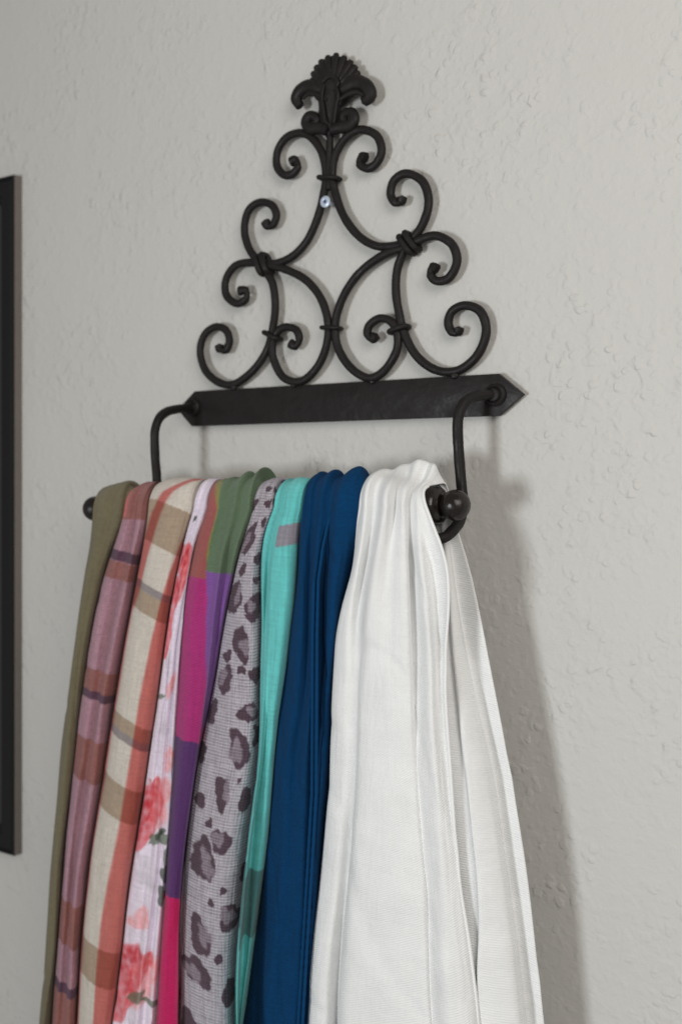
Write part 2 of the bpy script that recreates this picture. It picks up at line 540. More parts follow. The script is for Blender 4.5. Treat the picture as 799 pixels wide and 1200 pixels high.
# mounting screw between the two upper scrolls
c = pt(381.5, 236.5, RD + 0.0045)
scr = obj('screw', lathe_mesh('screw', [(-0.013, 0), (-0.013, 0.0022), (0.0, 0.0022), (0.0004, 0.0066), (0.0012, 0.0064), (0.0019, 0.0050), (0.0022, 0.0034), (0.0018, 0.0022), (0.0006, 0.0010), (0.0004, 0)], tuple(c), (0, -1, 0), 24), M_SCREW, rack)
bm = bmesh.new()
for a, b in ((0.0040, 0.0011), (0.0011, 0.0040)):
    bmesh.ops.create_cube(bm, size=1, matrix=Matrix.Translation((c.x, c.y - 0.0016 - (0.0001 if a > b else 0), c.z)) @ Matrix.Diagonal((a, 0.0014, b, 1)))
me = bpy.data.meshes.new('cross_slot'); bm.to_mesh(me); bm.free()
obj('cross_slot', me, M_RECESS, scr)


def bracket(points, x_attach, boss_xy):
    x0 = pt(x_attach, boss_xy[1], 0.011).x
    path = [Vector((x0, -0.010, pt(boss_xy[0], boss_xy[1], 0.011).z))]
    for q in points:
        x, y = q[0], q[1]
        d = q[2] if len(q) > 2 else depth_at(x, x0)
        path.append(pt(x, y, d))
    b = obj('bracket', tube_mesh('bracket', catmull(path, 7), 0.0056, 8, rot=math.pi / 8), M_IRON, rack)
    cc = pt(boss_xy[0], boss_xy[1], 0.011)
    obj('rivet_ring', lathe_mesh('rivet_ring', [(0, 0), (0, 0.0115), (0.002, 0.0118), (0.0042, 0.0104), (0.0048, 0.0088), (0.0036, 0.0076), (0.0046, 0.0066), (0.0072, 0.0062), (0.0082, 0.0)], tuple(cc), (0, -1, 0), 28), M_IRON, b)
    return path


br = bracket([(571, 462.5, 0.021), (560, 464, 0.032), (546, 470, 0.046), (538, 484, 0.054), (536, 501, 0.056), (537.5, 533, 0.055), (540, 564, 0.054), (542, 591, 0.057), (538, 611, 0.070), (528, 624, 0.088), (521, 629.5, 0.097), (513, 631.5, 0.101), (506, 630, 0.102)], 580.5, (580.5, 463))
bl = bracket([(214, 478.5), (205, 480), (196, 482.5), (187, 490), (182, 504), (181.6, 520), (182.4, 540), (184, 560), (184, 590), (181, 610), (170, 623), (160, 628, 0.078)], 226, (226, 477.5))

# ------------------------------------------------------------------ rod lying in the hooks
RODD = 0.092
ra, rb = pt(112, 596, RODD), pt(533, 592, RODD)
ax = (rb - ra).normalized()
rod = empty('hanging_rod', (ra + rb) / 2)
tag(rod, 'black rod with ball ends lying in the hooks of the iron rack', 'rod')
L = (rb - ra).length
obj('rod', lathe_mesh('rod', [(0.02, 0), (0.02, 0.0135), (L - 0.03, 0.0135), (L - 0.03, 0)], tuple(ra), tuple(ax), 28), M_ROD, rod)
for o_, dr in ((rb, ax), (ra, -ax)):
    prof = [(-0.042, 0.0), (-0.042, 0.0165), (-0.039, 0.0190), (-0.034, 0.0202), (-0.028, 0.0206), (-0.022, 0.0202), (-0.0180, 0.0190), (-0.0155, 0.0170), (-0.0142, 0.0148), (-0.0134, 0.0132), (-0.0128, 0.0126)]
    r = 0.0150
    for q in range(13):
        a = math.radians(-56 + (146) * q / 12)
        prof.append((r * math.sin(a) + 0.0, r * math.cos(a) if q < 12 else 0.0))
    obj('ball_end', lathe_mesh('ball_end', prof, tuple(o_), tuple(dr), 32), M_ROD, rod)


def zrod(x):
    return ra.z + (rb.z - ra.z) * (x - ra.x) / (rb.x - ra.x)


# ------------------------------------------------------------------ scarves
def curve(keys):
    ks = sorted(keys)
    ys = np.array([k[0] for k in ks], float); xs = np.array([k[1] for k in ks], float)

    def f(y):
        if y > ys[-1]:
            return xs[-1] + (xs[-1] - xs[-2]) / (ys[-1] - ys[-2]) * (y - ys[-1])
        if y < ys[0]: return xs[0]
        return float(np.interp(y, ys, xs))
    return f


def smooth_curve(keys):
    """piecewise-linear keys, eased so that edges run without kinks"""
    f = curve(keys)
    w = [(-36, .1), (-24, .15), (-12, .18), (0, .14), (12, .18), (24, .15), (36, .1)]
    return lambda y: sum(f(y + o) * k for o, k in w)


def scarf(name, fronts, backs, hs, mat, label, group='scarves hung over the rod', row_step=0.003, sub=6, wr=0.0012, seed=0, dye=None, bumps=None, ybot=1330, thick=0.0, sref=None, rod_min=0.1125, sway=None):
    """fronts / backs: tracks down the cloth, each (x curve, depth curve); hs: height of each track over the rod.
    sref: cloth coordinate across (0 = left edge, 1 = right edge) of each track."""
    nt = len(fronts)
    midx = sum(f[0](700) for f in fronts) / nt
    tm = tval(midx, 0.115)
    xmid = pt(midx, 600, 0.115).x
    zr = zrod(xmid)
    zbot = -(ybot - YH) / FPX * tm
    n_f = int((zr - zbot) / row_step)
    row_of = lambda z: YH - z * FPX / tm
    rows = []          # each row = list of nt points ; with cloth length v

    def place(tr, z, front=False, rm=0.1125):
        y = YH - z * FPX / tm
        for _ in range(2):
            x, d = tr[0](y), tr[1](y)
            if front:                       # the cloth draws in to the rod near the top
                k = max(0.0, min(1.0, (672 - y) / 70)); k = k * k * (3 - 2 * k)
                d = d * (1 - k) + (max(d - 0.003, rm) if d > 0.1001 else 0.1068) * k
            y = YH - z * FPX / tval(x, d)
        return np.array(pt(x, y, d))

    RM = rod_min if isinstance(rod_min, list) else [rod_min] * nt
    V = []
    nb = 26
    zb_list = np.linspace(zbot, zr, nb, endpoint=False)
    for z in zb_list:
        rows.append([place(b, z) for b in backs]); V.append((z - zr) * 1.0 - 0.14)
    F0 = [place(f, zr, True, RM[j]) for j, f in enumerate(fronts)]
    B0 = [place(b, zr) for b in backs]
    na = max(16, int(0.085 / row_step))
    for q in range(na):
        th = math.pi * (1 - q / na)
        row = []
        for j in range(nt):
            k = (1 - math.cos(th)) / 2
            p = F0[j] * (1 - k) + B0[j] * k
            hb = bumps[j] if bumps else 0
            p = p + np.array((0, 0, (hs[j] + 0.0025 * mnoise.noise(Vector((j * 0.9, seed * 3.3, th)))) * math.sin(th) ** 1.05 + hb * math.exp(-((th - 2.15) / 0.46) ** 2)))
            if sway: p = p + np.array((sway[j] * math.exp(-((th - 0.85) / 0.6) ** 2), 0, 0))
            row.append(p)
        rows.append(row); V.append(-0.10 * (1 - q / na))
    for q in range(n_f + 1):
        z = zr - (zr - zbot) * q / n_f
        rows.append([place(f, z, True, RM[j]) for j, f in enumerate(fronts)]); V.append(zr - z)
    # blend the crease where the arch meets the front fall
    R = np.array(rows)
    i0 = nb + na
    w = max(2, int(0.012 / row_step))
    for it in range(3):
        S = R.copy()
        for i in range(nb - 1, i0 + w + 1):
            if 0 < i < len(R) - 1: S[i] = (R[i - 1] + 2 * R[i] + R[i + 1]) / 4
        R = S
    # spline across the tracks
    grid = []
    for row in R:
        grid.append(catmull(list(row), sub))
    G = np.array(grid)
    nr, nc = G.shape[0], G.shape[1]
    if sref is None: sref = np.linspace(0, 1, nt)
    S1 = np.interp(np.linspace(0, nt - 1, nc), range(nt), sref)
    V = np.array(V)
    # small wrinkles, stronger away from the rod
    for i in range(nr):
        amp = wr * (0.35 + 0.65 * min(1, abs(V[i]) / 0.12))
        for c_ in range(nc):
            x, y, z = G[i, c_]
            k = 1.6 * mnoise.noise(Vector((S1[c_] * 2.2 + seed * 5.1 + V[i] * 0.6, V[i] * 3.0, seed + 2.2))) + mnoise.noise(Vector((S1[c_] * 5.0 + seed * 7.3 + V[i] * 1.2, V[i] * 7.0, seed))) + 0.55 * mnoise.noise(Vector((S1[c_] * 13 + seed * 3.1 - V[i] * 4, V[i] * 16.0, seed + 5.5)))
            sx_ = max(0.0, min(1.0, S1[c_]))
            G[i, c_, 0] += 0.0075 * 4 * sx_ * (1 - sx_) * mnoise.noise(Vector((S1[c_] * 1.4 + seed * 2.9, V[i] * 5.5, seed + 20.0))) * min(1, abs(V[i]) / 0.06)
            # pinched pleats under the rod, then a few slanting creases
            vv = V[i]
            k2 = mnoise.noise(Vector((S1[c_] * 11 + seed * 1.7, vv * 9, seed + 8.1))) * math.exp(-abs(vv) / 0.055)
            n3 = mnoise.noise(Vector((S1[c_] * 2.6 - vv * 6.5 + seed * 4.4, vv * 3.2 + S1[c_], seed + 12.0)))
            k3 = max(0.0, 1 - abs(n3) / 0.10)
            G[i, c_, 1] -= amp * k * 1.3 + wr * (2.0 * k2 - 0.9 * k3 * min(1, abs(vv) / 0.05))
    me = bpy.data.meshes.new(name)
    faces = []
    for i in range(nr - 1):
        b0 = i * nc
        for c_ in range(nc - 1):
            a = b0 + c_
            faces.append((a, a + nc, a + nc + 1, a + 1))
    me.from_pydata(G.reshape(-1, 3).tolist(), [], faces)
    me.update()
    # cloth coordinates in metres
    ir = i0 + int(n_f * 0.45)
    acc = np.concatenate([[0], np.cumsum(np.linalg.norm(np.diff(G[ir], axis=0), axis=1))])
    UU = np.tile(acc, nr); VV = np.repeat(V, nc)
    uvl = me.uv_layers.new(name='cloth')
    li = np.empty(len(me.loops), dtype=np.int32); me.loops.foreach_get('vertex_index', li)
    uvl.data.foreach_set('uv', np.stack([UU[li], VV[li]], 1).astype(np.float32).ravel())
    if dye is not None:
        rowpx = YH - (zr - VV) * FPX / tm        # cloth length counted in sheet rows
        colr = dye(np.tile(S1, nr), rowpx, VV, acc[-1])
        ca = me.color_attributes.new('dye', 'FLOAT_COLOR', 'POINT')
        rgba = np.ones((nr * nc, 4), np.float32); rgba[:, :3] = colr
        ca.data.foreach_set('color', rgba.ravel())
    smooth(me)
    o = obj(name, me, mat)
    if thick:
        m = o.modifiers.new('thickness', 'SOLIDIFY'); m.thickness = thick; m.offset = 0
    tag(o, label, 'scarf', group)
    return o, G, i0


def lerp_curve(a, b, s):
    return lambda y: a(y) * (1 - s) + b(y) * s


def const(v): return lambda y: v


def dk(*keys): return curve(list(keys))


def simple_scarf(name, Lk, Rk, inner, h, mat, label, dl=0.108, dr=0.090, db=0.066, **kw):
    """cloth hung between the left edge L and the next scarf's edge R; inner = [(fraction or curve, depth, extra height)]"""
    Lc, Rc = smooth_curve(Lk), smooth_curve(Rk)
    fr = [(lambda y: Lc(y) + 26, const(dl - 0.028)), (lambda y: Lc(y) + 5, const(dl - 0.008)), (Lc, const(dl))]
    hh = [h - 0.014, h - 0.010, h - 0.0055]
    sr = [-0.35, -0.12, 0.0]
    for it in inner:
        s, d = it[0], it[1]
        cx = lerp_curve(Lc, Rc, s) if isinstance(s, (int, float)) else lerp_curve(Lc, Rc, 0.5)
        if callable(s): cx = (lambda s_: (lambda y: Lc(y) + (Rc(y) - Lc(y)) * s_(y)))(s)
        dd = const(d) if isinstance(d, (int, float)) else d
        fr.append((cx, dd)); hh.append(h + (it[2] if len(it) > 2 else 0))
        sr.append(s if isinstance(s, (int, float)) else s(850))
    fr += [(lambda y: Rc(y) + 3, const(dr)), (lambda y: Rc(y) + 24, const(dr - 0.013))]
    hh += [h - 0.006, h - 0.014]
    sr += [1.05, 1.4]
    zr_y = 600
    backs = []
    for j, (cx, dd) in enumerate(fr):
        d0 = dd(zr_y); x0 = cx(zr_y)
        # same place along the wall, hanging behind the rod
        k = db + (0.11 - d0) * 0.35 - 0.004 * math.sin(j * 2.1)
        xw = pt(x0, 600, d0).x

        def bx(y, cx=cx, dd=dd, k=k):
            p = pt(cx(y), 600, dd(y)).x
            u = p / (DN - k)                    # column of the same x at depth k
            return XC + FPX * math.tan(math.atan(u) + YAW)
        backs.append((bx, const(k)))
    return scarf(name, fr, backs, hh, mat, label, sref=sr, **kw)


L1 = [(600, 113), (650, 104), (700, 95), (800, 82), (900, 70), (1000, 62), (1100, 56), (1200, 47)]
L2 = [(600, 150), (620, 141), (650, 130), (700, 116), (740, 109), (800, 100), (900, 88), (1000, 76), (1100, 69), (1200, 61)]
L3 = [(600, 176), (650, 166), (700, 157), (740, 149), (800, 139), (850, 130), (900, 123), (1000, 106), (1100, 96.5), (1200, 91)]
L4 = [(570, 238), (600, 224), (650, 213), (700, 202), (740, 195), (800, 188), (900, 174), (1000, 157), (1050, 149), (1100, 145), (1200, 132)]
L5 = [(584, 252), (612, 236), (652, 224), (680, 220), (740, 214), (800, 210), (900, 205), (1000, 198), (1100, 190), (1200, 183)]
L6 = [(572, 306), (606, 294), (636, 284), (676, 275), (720, 265.5), (770, 258), (820, 249), (868, 238), (918, 229), (983, 220), (1038, 216), (1100, 213), (1200, 212)]
L7 = [(566, 338), (594, 320), (620, 309), (652, 306), (700, 307), (720, 308), (800, 305), (880, 304), (918, 299), (969, 292), (1024, 285), (1100, 278), (1148, 275), (1200, 276)]
L8 = [(564, 368), (580, 358), (600, 351), (640, 351), (700, 348), (738, 342), (780, 338), (820, 330), (860, 325), (918, 321), (983, 316), (1038, 308), (1100, 299), (1148, 293), (1200, 285)]
L9 = [(571, 428), (599, 418), (621, 417), (654, 418), (687, 409), (720, 396), (778, 392), (893, 388), (924, 386), (989, 378), (1085, 372), (1196, 365)]


def paint(base, *layers):
    out = np.array(base, float)
    for mask, col in layers:
        m = np.clip(mask, 0, 1)[:, None]
        out = out * (1 - m) + np.asarray(col, float) * m
    return out


def band(v, a, b, soft=0.8):
    return np.clip((v - a) / soft + 0.5, 0, 1) * np.clip((b - v) / soft + 0.5, 0, 1)


K = 1.12      # albedo from the tones seen in the photograph's light


# 1 olive ---------------------------------------------------------------
simple_scarf('olive_scarf', L1, L2, [(0.3, 0.119), (0.62, 0.115, 0.002), (0.85, 0.105)], 0.031,
             cloth_material('olive_wool', 'twill', 0.0030, 0.0003, lin(107, 100, 77, K), 0.10, heath=220),
             'plain olive green scarf, leftmost on the rod', row_step=0.004, seed=1, thick=0.001, wr=0.0016)


# 2 mauve plaid -----------------------------------------------------------
def dye_mauve(s, row, v, w):
    r = row - 8 * s
    base = np.tile(lin(168, 128, 142, K), (len(s), 1))
    brown, dark = lin(142, 92, 88, K), lin(86, 58, 76, K)
    pink = lin(205, 105, 105, K)
    wide = lin(120, 80, 88, K)
    return paint(base,
                 (band(s, 0.33, 0.55, 0.12) * 0.55, wide), (band(s, 0.86, 1.6, 0.1) * 0.6, wide),
                 (band(row, 520, 608), brown), (band(r, 656, 676), brown), (band(r, 786, 815), brown), (band(r, 870, 921), brown), (band(r, 1073, 1126), brown), (band(r, 1186, 1250), brown),
                 (band(r, 643, 655), dark), (band(r, 812, 822), dark), (band(r, 1173, 1186), dark),
                 (band(s, -0.04, 0.12, 0.06) * band(row, 500, 606, 6) * 0.8, pink))


simple_scarf('mauve_plaid_scarf', L2, L3, [(0.18, 0.119), (0.42, 0.114, 0.001), (0.64, 0.120, 0.001), (0.88, 0.106)], 0.030,
             cloth_material('mauve_wool', 'twill', 0.0032, 0.0004, None, 0.17, heath=220),
             'mauve plaid scarf with brown bands and thin dark stripes', row_step=0.0014, sub=10, seed=2, dye=dye_mauve)


# 3 cream / coral plaid ------------------------------------------------------
def dye_cream(s, row, v, w):
    sl = np.interp(row, [560, 700, 850, 1000, 1100, 1200], [20, 22, 22, 15, 11, 9])
    r = row - sl * (s - 0.5)
    base = np.tile(lin(198, 190, 180, K), (len(s), 1))
    tan, grey = lin(160, 141, 122, K), lin(138, 130, 130, K)
    coral = np.array(lin(182, 101, 95, 1.0))
    e = np.interp(row, [560, 600, 640, 670, 700, 750, 800, 900, 1000, 1100, 1200], [1.25, 1.08, 0.90, 0.80, 0.73, 0.63, 0.57, 0.55, 0.51, 0.44, 0.44])
    st = band(s - e, 0, 0.9, 0.05)
    e2 = np.interp(row, [520, 556, 575, 600, 650, 700, 720], [0.9, 0.62, 0.26, 0.10, -0.02, -0.08, -0.14])
    st2 = band(s - e2, -0.01, 0.20, 0.05)
    tanm = np.maximum.reduce([band(r, 592, 642), band(r, 698, 722), band(r, 850, 868), band(r, 927, 968), band(r, 1130, 1176)])
    greym = np.maximum.reduce([band(r, 689, 698), band(r, 867, 877)])
    c = paint(base, (tanm, tan), (greym, grey))
    mix = c * coral / np.array(lin(198, 190, 180, 1.0))
    ss = np.clip(np.maximum(st, st2), 0, 1)[:, None]
    return c * (1 - ss) + mix * ss


simple_scarf('cream_plaid_scarf', L3, L4, [(0.14, 0.120), (0.42, 0.124, 0.002), (0.75, 0.121, 0.001), (0.93, 0.110)], 0.033,
             cloth_material('cream_wool', 'plain', 0.0030, 0.0003, None, 0.09, slub=0.15, heath=230),
             'cream scarf with coral stripe, tan bands and grey lines', row_step=0.0014, sub=12, seed=3, dye=dye_cream, wr=0.0008)


# 4 white floral -----------------------------------------------------------
def blobs(s, row, W, spots, wob=0.22, seed=0, soft=0.12):
    """soft-edged irregular spots (s, row, half width in rows, half height in rows, tilt)"""
    out = np.zeros(len(s))
    x = s * W
    rng = random.Random(seed)
    for (cs, cr, hw, hh, ti) in spots:
        sel = (np.abs(row - cr) < (hh + hw) * 1.6) & (np.abs(x - cs * W) < (hh + hw) * 1.6)
        dx, dy = x[sel] - cs * W, row[sel] - cr
        a = math.radians(ti)
        ex = (dx * math.cos(a) + dy * math.sin(a)) / hw; ey = (-dx * math.sin(a) + dy * math.cos(a)) / hh
        an = np.arctan2(ey, ex)
        q = 1 + wob * (np.sin(an * 2 + rng.uniform(0, 6)) * .5 + np.sin(an * 3 + rng.uniform(0, 6)) * .5 + np.sin(an * 5 + rng.uniform(0, 6)) * .3)
        out[sel] = np.maximum(out[sel], np.clip((q - np.hypot(ex, ey)) / soft + 0.5, 0, 1))
    return out


def n2(a, b, seed):
    return np.array([mnoise.noise(Vector((p, q, seed))) for p, q in zip(a, b)])


def dye_floral(s, row, v, w):
    W = 34.0
    base = np.tile(lin(222, 212, 226, K), (len(s), 1))
    red, rose, pale, green, dgreen = lin(190, 44, 60, K), lin(212, 92, 100, K), lin(232, 150, 150, K), lin(86, 104, 80, K), lin(50, 68, 50, K)
    A = blobs(s, row, W, [(0.25, 655, 13, 22, 0), (0.15, 700, 12, 30, 8), (0.05, 745, 8, 28, 5), (0.20, 955, 15, 36, 14), (0.12, 995, 9, 24, 20), (0.22, 1162, 15, 40, 16), (0.1, 1205, 12, 30, 10)], 0.25, 3)
    Bm = blobs(s, row, W, [(0.55, 950, 13, 28, 0), (0.60, 1168, 14, 34, 20), (0.45, 660, 8, 22, 0), (0.62, 808, 6, 14, 15), (0.85, 895, 5, 16, 0), (0.35, 1095, 9, 14, 0)], 0.3, 5, 0.3)
    D = blobs(s, row, W, [(0.18, 948, 7, 22, 25), (0.30, 935, 5, 10, -30), (0.10, 985, 4, 20, 15), (0.16, 1150, 6, 26, 20), (0.30, 1180, 4, 18, -10), (0.2, 690, 4, 22, 5), (0.3, 655, 5, 10, 0)], 0.4, 8, 0.35)
    Gm = blobs(s, row, W, [(0.62, 992, 5, 12, 40), (0.85, 994, 8, 3.5, -20), (0.45, 996, 3, 7, 0), (0.5, 1190, 5, 10, 30), (0.85, 1192, 9, 4, 20), (0.1, 822, 7, 3, -30), (0.9, 1012, 3, 12, 0)], 0.3, 11)
    H = blobs(s, row, W, [(0.93, 1034, 4, 12, 0), (0.90, 1060, 4, 12, 0), (0.66, 986, 4, 7, 30), (0.28, 607, 4, 3, 0)], 0.3, 14)
    g = blobs(s, row, W, [(0.35, 1040, 8, 16, 0), (0.5, 860, 6, 10, 0), (0.3, 780, 5, 12, 0)], 0.4, 15, 0.6)
    n = n2(s * 9, row * 0.12, 2.0)
    return paint(base, (g * 0.25, lin(150, 150, 150, K)), (Bm * (0.65 + 0.3 * n), pale), (A * (0.82 + 0.3 * n), rose), (D * 0.7 * (0.75 + n), red), (Gm * 0.8, green), (H * 0.85, dgreen))


simple_scarf('floral_scarf', L4, L5, [(0.22, 0.113), (0.40, 0.110), (0.58, dk((600, 0.115), (800, 0.112), (1000, 0.115))), (0.74, dk((600, 0.112), (760, 0.106), (1200, 0.109))), (0.88, 0.113)], 0.033,
             cloth_material('floral_cotton', 'plain', 0.0028, 0.0003, None, 0.06, slub=0.25, heath=240),
             'thin white scarf printed with red roses and green leaves', dl=0.108, dr=0.098, row_step=0.0013, sub=10, seed=4, dye=dye_floral, wr=0.0016)


# 5 colour blocks: rust / green / magenta / purple --------------------------------
def dye_block(s, row, v, w):
    e = np.interp(row, [540, 580, 630, 700, 800, 850, 868, 900], [0.02, 0.16, 0.36, 0.63, 0.77, 0.85, 0.97, 1.5])
    left = band(s, -3, 0, 0.01) * 0
    right = np.clip((s - e) / 0.03 + 0.5, 0, 1)
    rr = row - 4 * s
    Lc = paint(np.tile(lin(150, 82, 80, K), (len(s), 1)), (band(rr, 677, 872), lin(162, 46, 112, K)), (band(rr, 872, 1064), lin(84, 48, 100, K)), (band(rr, 1064, 1400), lin(186, 28, 92, K)))
    Rc = paint(np.tile(lin(90, 110, 86, K), (len(s), 1)), (band(rr, 668, 880), lin(122, 78, 150, K)), (band(rr, 880, 1400), lin(70, 42, 92, K)))
    out = Lc * (1 - right[:, None]) + Rc * right[:, None]
    return paint(out, (band(s - e, -0.03, 0.05, 0.03) * band(row, 400, 655, 10) * 0.8, lin(132, 128, 66, K)))


simple_scarf('colour_block_scarf', L5, L6,
             [(0.20, 0.119, -0.002), (lambda y: float(np.interp(y, [600, 650, 700, 800, 900], [0.42, 0.50, 0.60, 0.72, 0.75])), 0.113, -0.004),
              (lambda y: float(np.interp(y, [600, 650, 700, 800, 900], [0.56, 0.62, 0.70, 0.82, 0.84])), 0.121, 0.004),
              (lambda y: float(np.interp(y, [600, 650, 700, 800, 900], [0.74, 0.76, 0.80, 0.88, 0.90])), dk((590, 0.111), (700, 0.112), (800, 0.108)), -0.004),
              (lambda y: float(np.interp(y, [600, 650, 700, 800, 900], [0.90, 0.90, 0.92, 0.95, 0.96])), dk((590, 0.119), (700, 0.112), (800, 0.104)), 0.008)], 0.036,
             cloth_material('pashmina_twill', 'twill', 0.0032, 0.0003, None, 0.08, heath=240),
             'colour block scarf in rust, green, magenta, purple and crimson', row_step=0.0015, sub=10, seed=5, dye=dye_block, wr=0.0010)


# 6 leopard -------------------------------------------------------------------
def dye_leopard(s, row, v, w):
    Lc, Rc = smooth_curve(L6), smooth_curve(L7)
    W = 62.0
    ring = [(292, 632, 7, 20, 12), (277, 702, 7.5, 21, 8), (298, 712, 10, 17, 0), (283, 756, 8.5, 23, -14), (264, 800, 8.5, 23, 0), (289, 836, 15, 15, 0),
            (277, 880, 17, 27, -22), (256, 936, 10, 25, -12), (259, 994, 15, 20, -10), (238, 1021, 17, 33, -18), (271, 1085, 16, 22, -10), (235, 1114, 14, 28, -18), (231, 1158, 17, 23, -28)]
    solid = [(326, 586, 5, 6, 10), (302, 655, 4, 8, 10), (286, 668, 4, 8, 15), (301, 680, 4, 5, 0), (282, 786, 4, 6, 0), (275, 918, 5, 7, 30), (243, 975, 5, 7, 0), (262, 1052, 5, 7, 10), (247, 1070, 4, 6, 0), (255, 1135, 6, 8, 20), (318, 569, 6, 4, 0), (330, 569, 6, 5, 0), (316, 589, 5.5, 6.5, 0), (299, 591, 4, 10, 15), (309, 612, 3.5, 7, 0), (296, 722, 9, 5, 0), (274, 718, 5, 4, 0), (267, 772, 4.5, 8, 0),
             (298, 792, 8, 11, 0), (248, 842, 6, 18, 0), (299, 864, 9, 15, 0), (235, 894, 6, 17, 0), (286, 941, 10, 18, 8), (233, 952, 7, 11, 0), (284, 1035, 5, 14, 0), (268, 1178, 10, 22, 0),
             (222, 1225, 12, 18, 0), (250, 1240, 14, 18, 0)]

    def conv(lst, f=1.0, dx=0, dy=0):
        out = []
        for x, y, hw, hh, t in lst:
            out.append(((x - Lc(y)) / (Rc(y) - Lc(y)), y + dy, hw * f * W / 62, hh * f, t))
        return out
    base = np.tile(lin(172, 165, 174, K), (len(s), 1))
    nn = n2(s * 14, row * 0.16, 9.0)
    rw = row + 3 * nn
    ss = s + 0.03 * n2(s * 12 + 40, row * 0.16, 4.0)
    # width of the cloth grows with length: use a local scale so spots keep their size
    wid = np.interp(row, [560, 600, 650, 700, 800, 900, 1000, 1100, 1200, 1300], [34, 28, 26, 37, 51, 70, 71, 65, 64, 64])
    m1 = np.zeros(len(s)); m2 = np.zeros(len(s)); m3 = np.zeros(len(s))
    for lst, tgt in ((ring, 1), (solid, 0)):
        for k, (x, y, hw, hh, t) in enumerate(lst):
            cs = (x - Lc(y)) / (Rc(y) - Lc(y))
            wl = float(np.interp(y, [560, 600, 650, 700, 800, 900, 1000, 1100, 1200, 1300], [34, 28, 26, 37, 51, 70, 71, 65, 64, 64]))
            f_ = 0.96 if y < 800 else 0.82
            m = blobs(ss, rw, wl, [(cs, y, hw * f_, hh * f_, t)], 0.22, k + 31 * tgt, 0.10)
            m1 = np.maximum(m1, m)
            if tgt:
                off = 0.14 * (1 if k % 2 else -1)
                i = blobs(ss, rw, wl, [(cs + off * 0.5, y - hh * (0.10 if k % 3 else -0.12), hw * 0.46, hh * 0.48, t)], 0.35, k + 77, 0.3)
                m2 = np.maximum(m2, i)
                if k in (3, 4, 6, 7, 10):      # rings that open to one side
                    g = blobs(ss, rw, wl, [(cs + 0.16, y - hh * 0.75, hw * 0.5, hh * 0.45, t)], 0.2, k + 99, 0.2)
                    m3 = np.maximum(m3, g)
    return paint(base, (m1, lin(80, 60, 72, K)), (m2 * 0.9, lin(140, 126, 137, K)), (m3 * 0.9, lin(172, 165, 174, K)))


simple_scarf('leopard_scarf', L6, L7, [(0.16, 0.114), (0.40, 0.118, 0.001), (0.66, 0.117), (0.88, 0.108)], 0.030,
             cloth_material('leopard_weave', 'rib', 0.0036, 0.0006, None, 0.15, slub=0.5, heath=280),
             'grey scarf with dark brown leopard spots', row_step=0.0010, sub=16, seed=6, dye=dye_leopard, wr=0.0008, dl=0.107)


# 7 turquoise --------------------------------------------------------------------
def dye_turq(s, row, v, w):
    base = np.tile(lin(98, 192, 190, K), (len(s), 1))
    r = row + 7 * (s - 0.6)
    n = n2(s * 40, row * 0.5, 3.0)
    c = paint(base, (band(s, 0.24, 3, 0.03) * band(r, 614, 639, 1.2), np.array(lin(136, 132, 142, K))), (band(row, 1024, 1106, 1.5), np.array(lin(74, 128, 128, K))))
    c = c * (1 + 0.18 * (band(r, 614, 640) + band(row, 1024, 1106)) * n)[:, None]
    return c


sv = lambda a, b, c_: (lambda y: float(np.interp(y, [600, 640, 700, 800, 1000], [a, a, b, b, c_])))
simple_scarf('turquoise_scarf', L7, L8, [(sv(0.10, 0.04, 0.06), 0.1125), (sv(0.24, 0.10, 0.14), dk((600, 0.1085), (700, 0.1085), (760, 0.115)), -0.001), (sv(0.36, 0.24, 0.3), 0.119, 0.001), (0.62, 0.121, 0.0), (0.88, 0.111)], 0.030,
             cloth_material('turquoise_viscose', 'plain', 0.0028, 0.0003, None, 0.055, slub=0.3, heath=260),
             'turquoise scarf with two grey bands', row_step=0.0015, sub=10, seed=7, dye=dye_turq, wr=0.0009)

# 8 dark blue ----------------------------------------------------------------------
M_BLUE = cloth_material('blue_jersey', 'twill', 0.0022, 0.0003, lin(2, 54, 94, K), 0.13, 0.02, heath=260)
L8c, L9c = smooth_curve(L8), smooth_curve(L9)


def fx(keys):       # photo column keys -> fraction between the two edges
    f = curve(keys)
    return lambda y: (f(y) - L8c(y)) / (L9c(y) - L8c(y))


blue, GB, iB = simple_scarf('blue_scarf', L8, L9,
             [(fx([(600, 361), (700, 356), (800, 349), (900, 336), (1000, 330), (1200, 308)]), dk((600, 0.119), (900, 0.121))),
              (fx([(600, 369), (700, 363), (800, 358), (900, 347), (1000, 342), (1200, 326)]), dk((600, 0.110), (900, 0.117), (1200, 0.121)), -0.003),
              (fx([(600, 377), (700, 366), (800, 365), (900, 358), (1000, 354), (1200, 344)]), dk((600, 0.119), (700, 0.121), (1200, 0.120)), 0.002),
              (fx([(600, 386), (700, 374), (800, 374), (900, 372), (1000, 366), (1200, 356)]), dk((600, 0.106), (700, 0.104), (1200, 0.104)), -0.005),
              (fx([(600, 397), (700, 385), (800, 380), (900, 378), (1000, 371), (1200, 360)]), dk((600, 0.120), (700, 0.117), (1200, 0.106)), 0.004),
              (fx([(600, 410), (700, 396), (800, 387), (900, 383), (1000, 375), (1200, 363)]), dk((600, 0.112), (1200, 0.099)), 0.003)], 0.036,
             M_BLUE, 'plain dark blue scarf beside the white one', row_step=0.0025, sub=9, seed=8, wr=0.0022, thick=0.001)
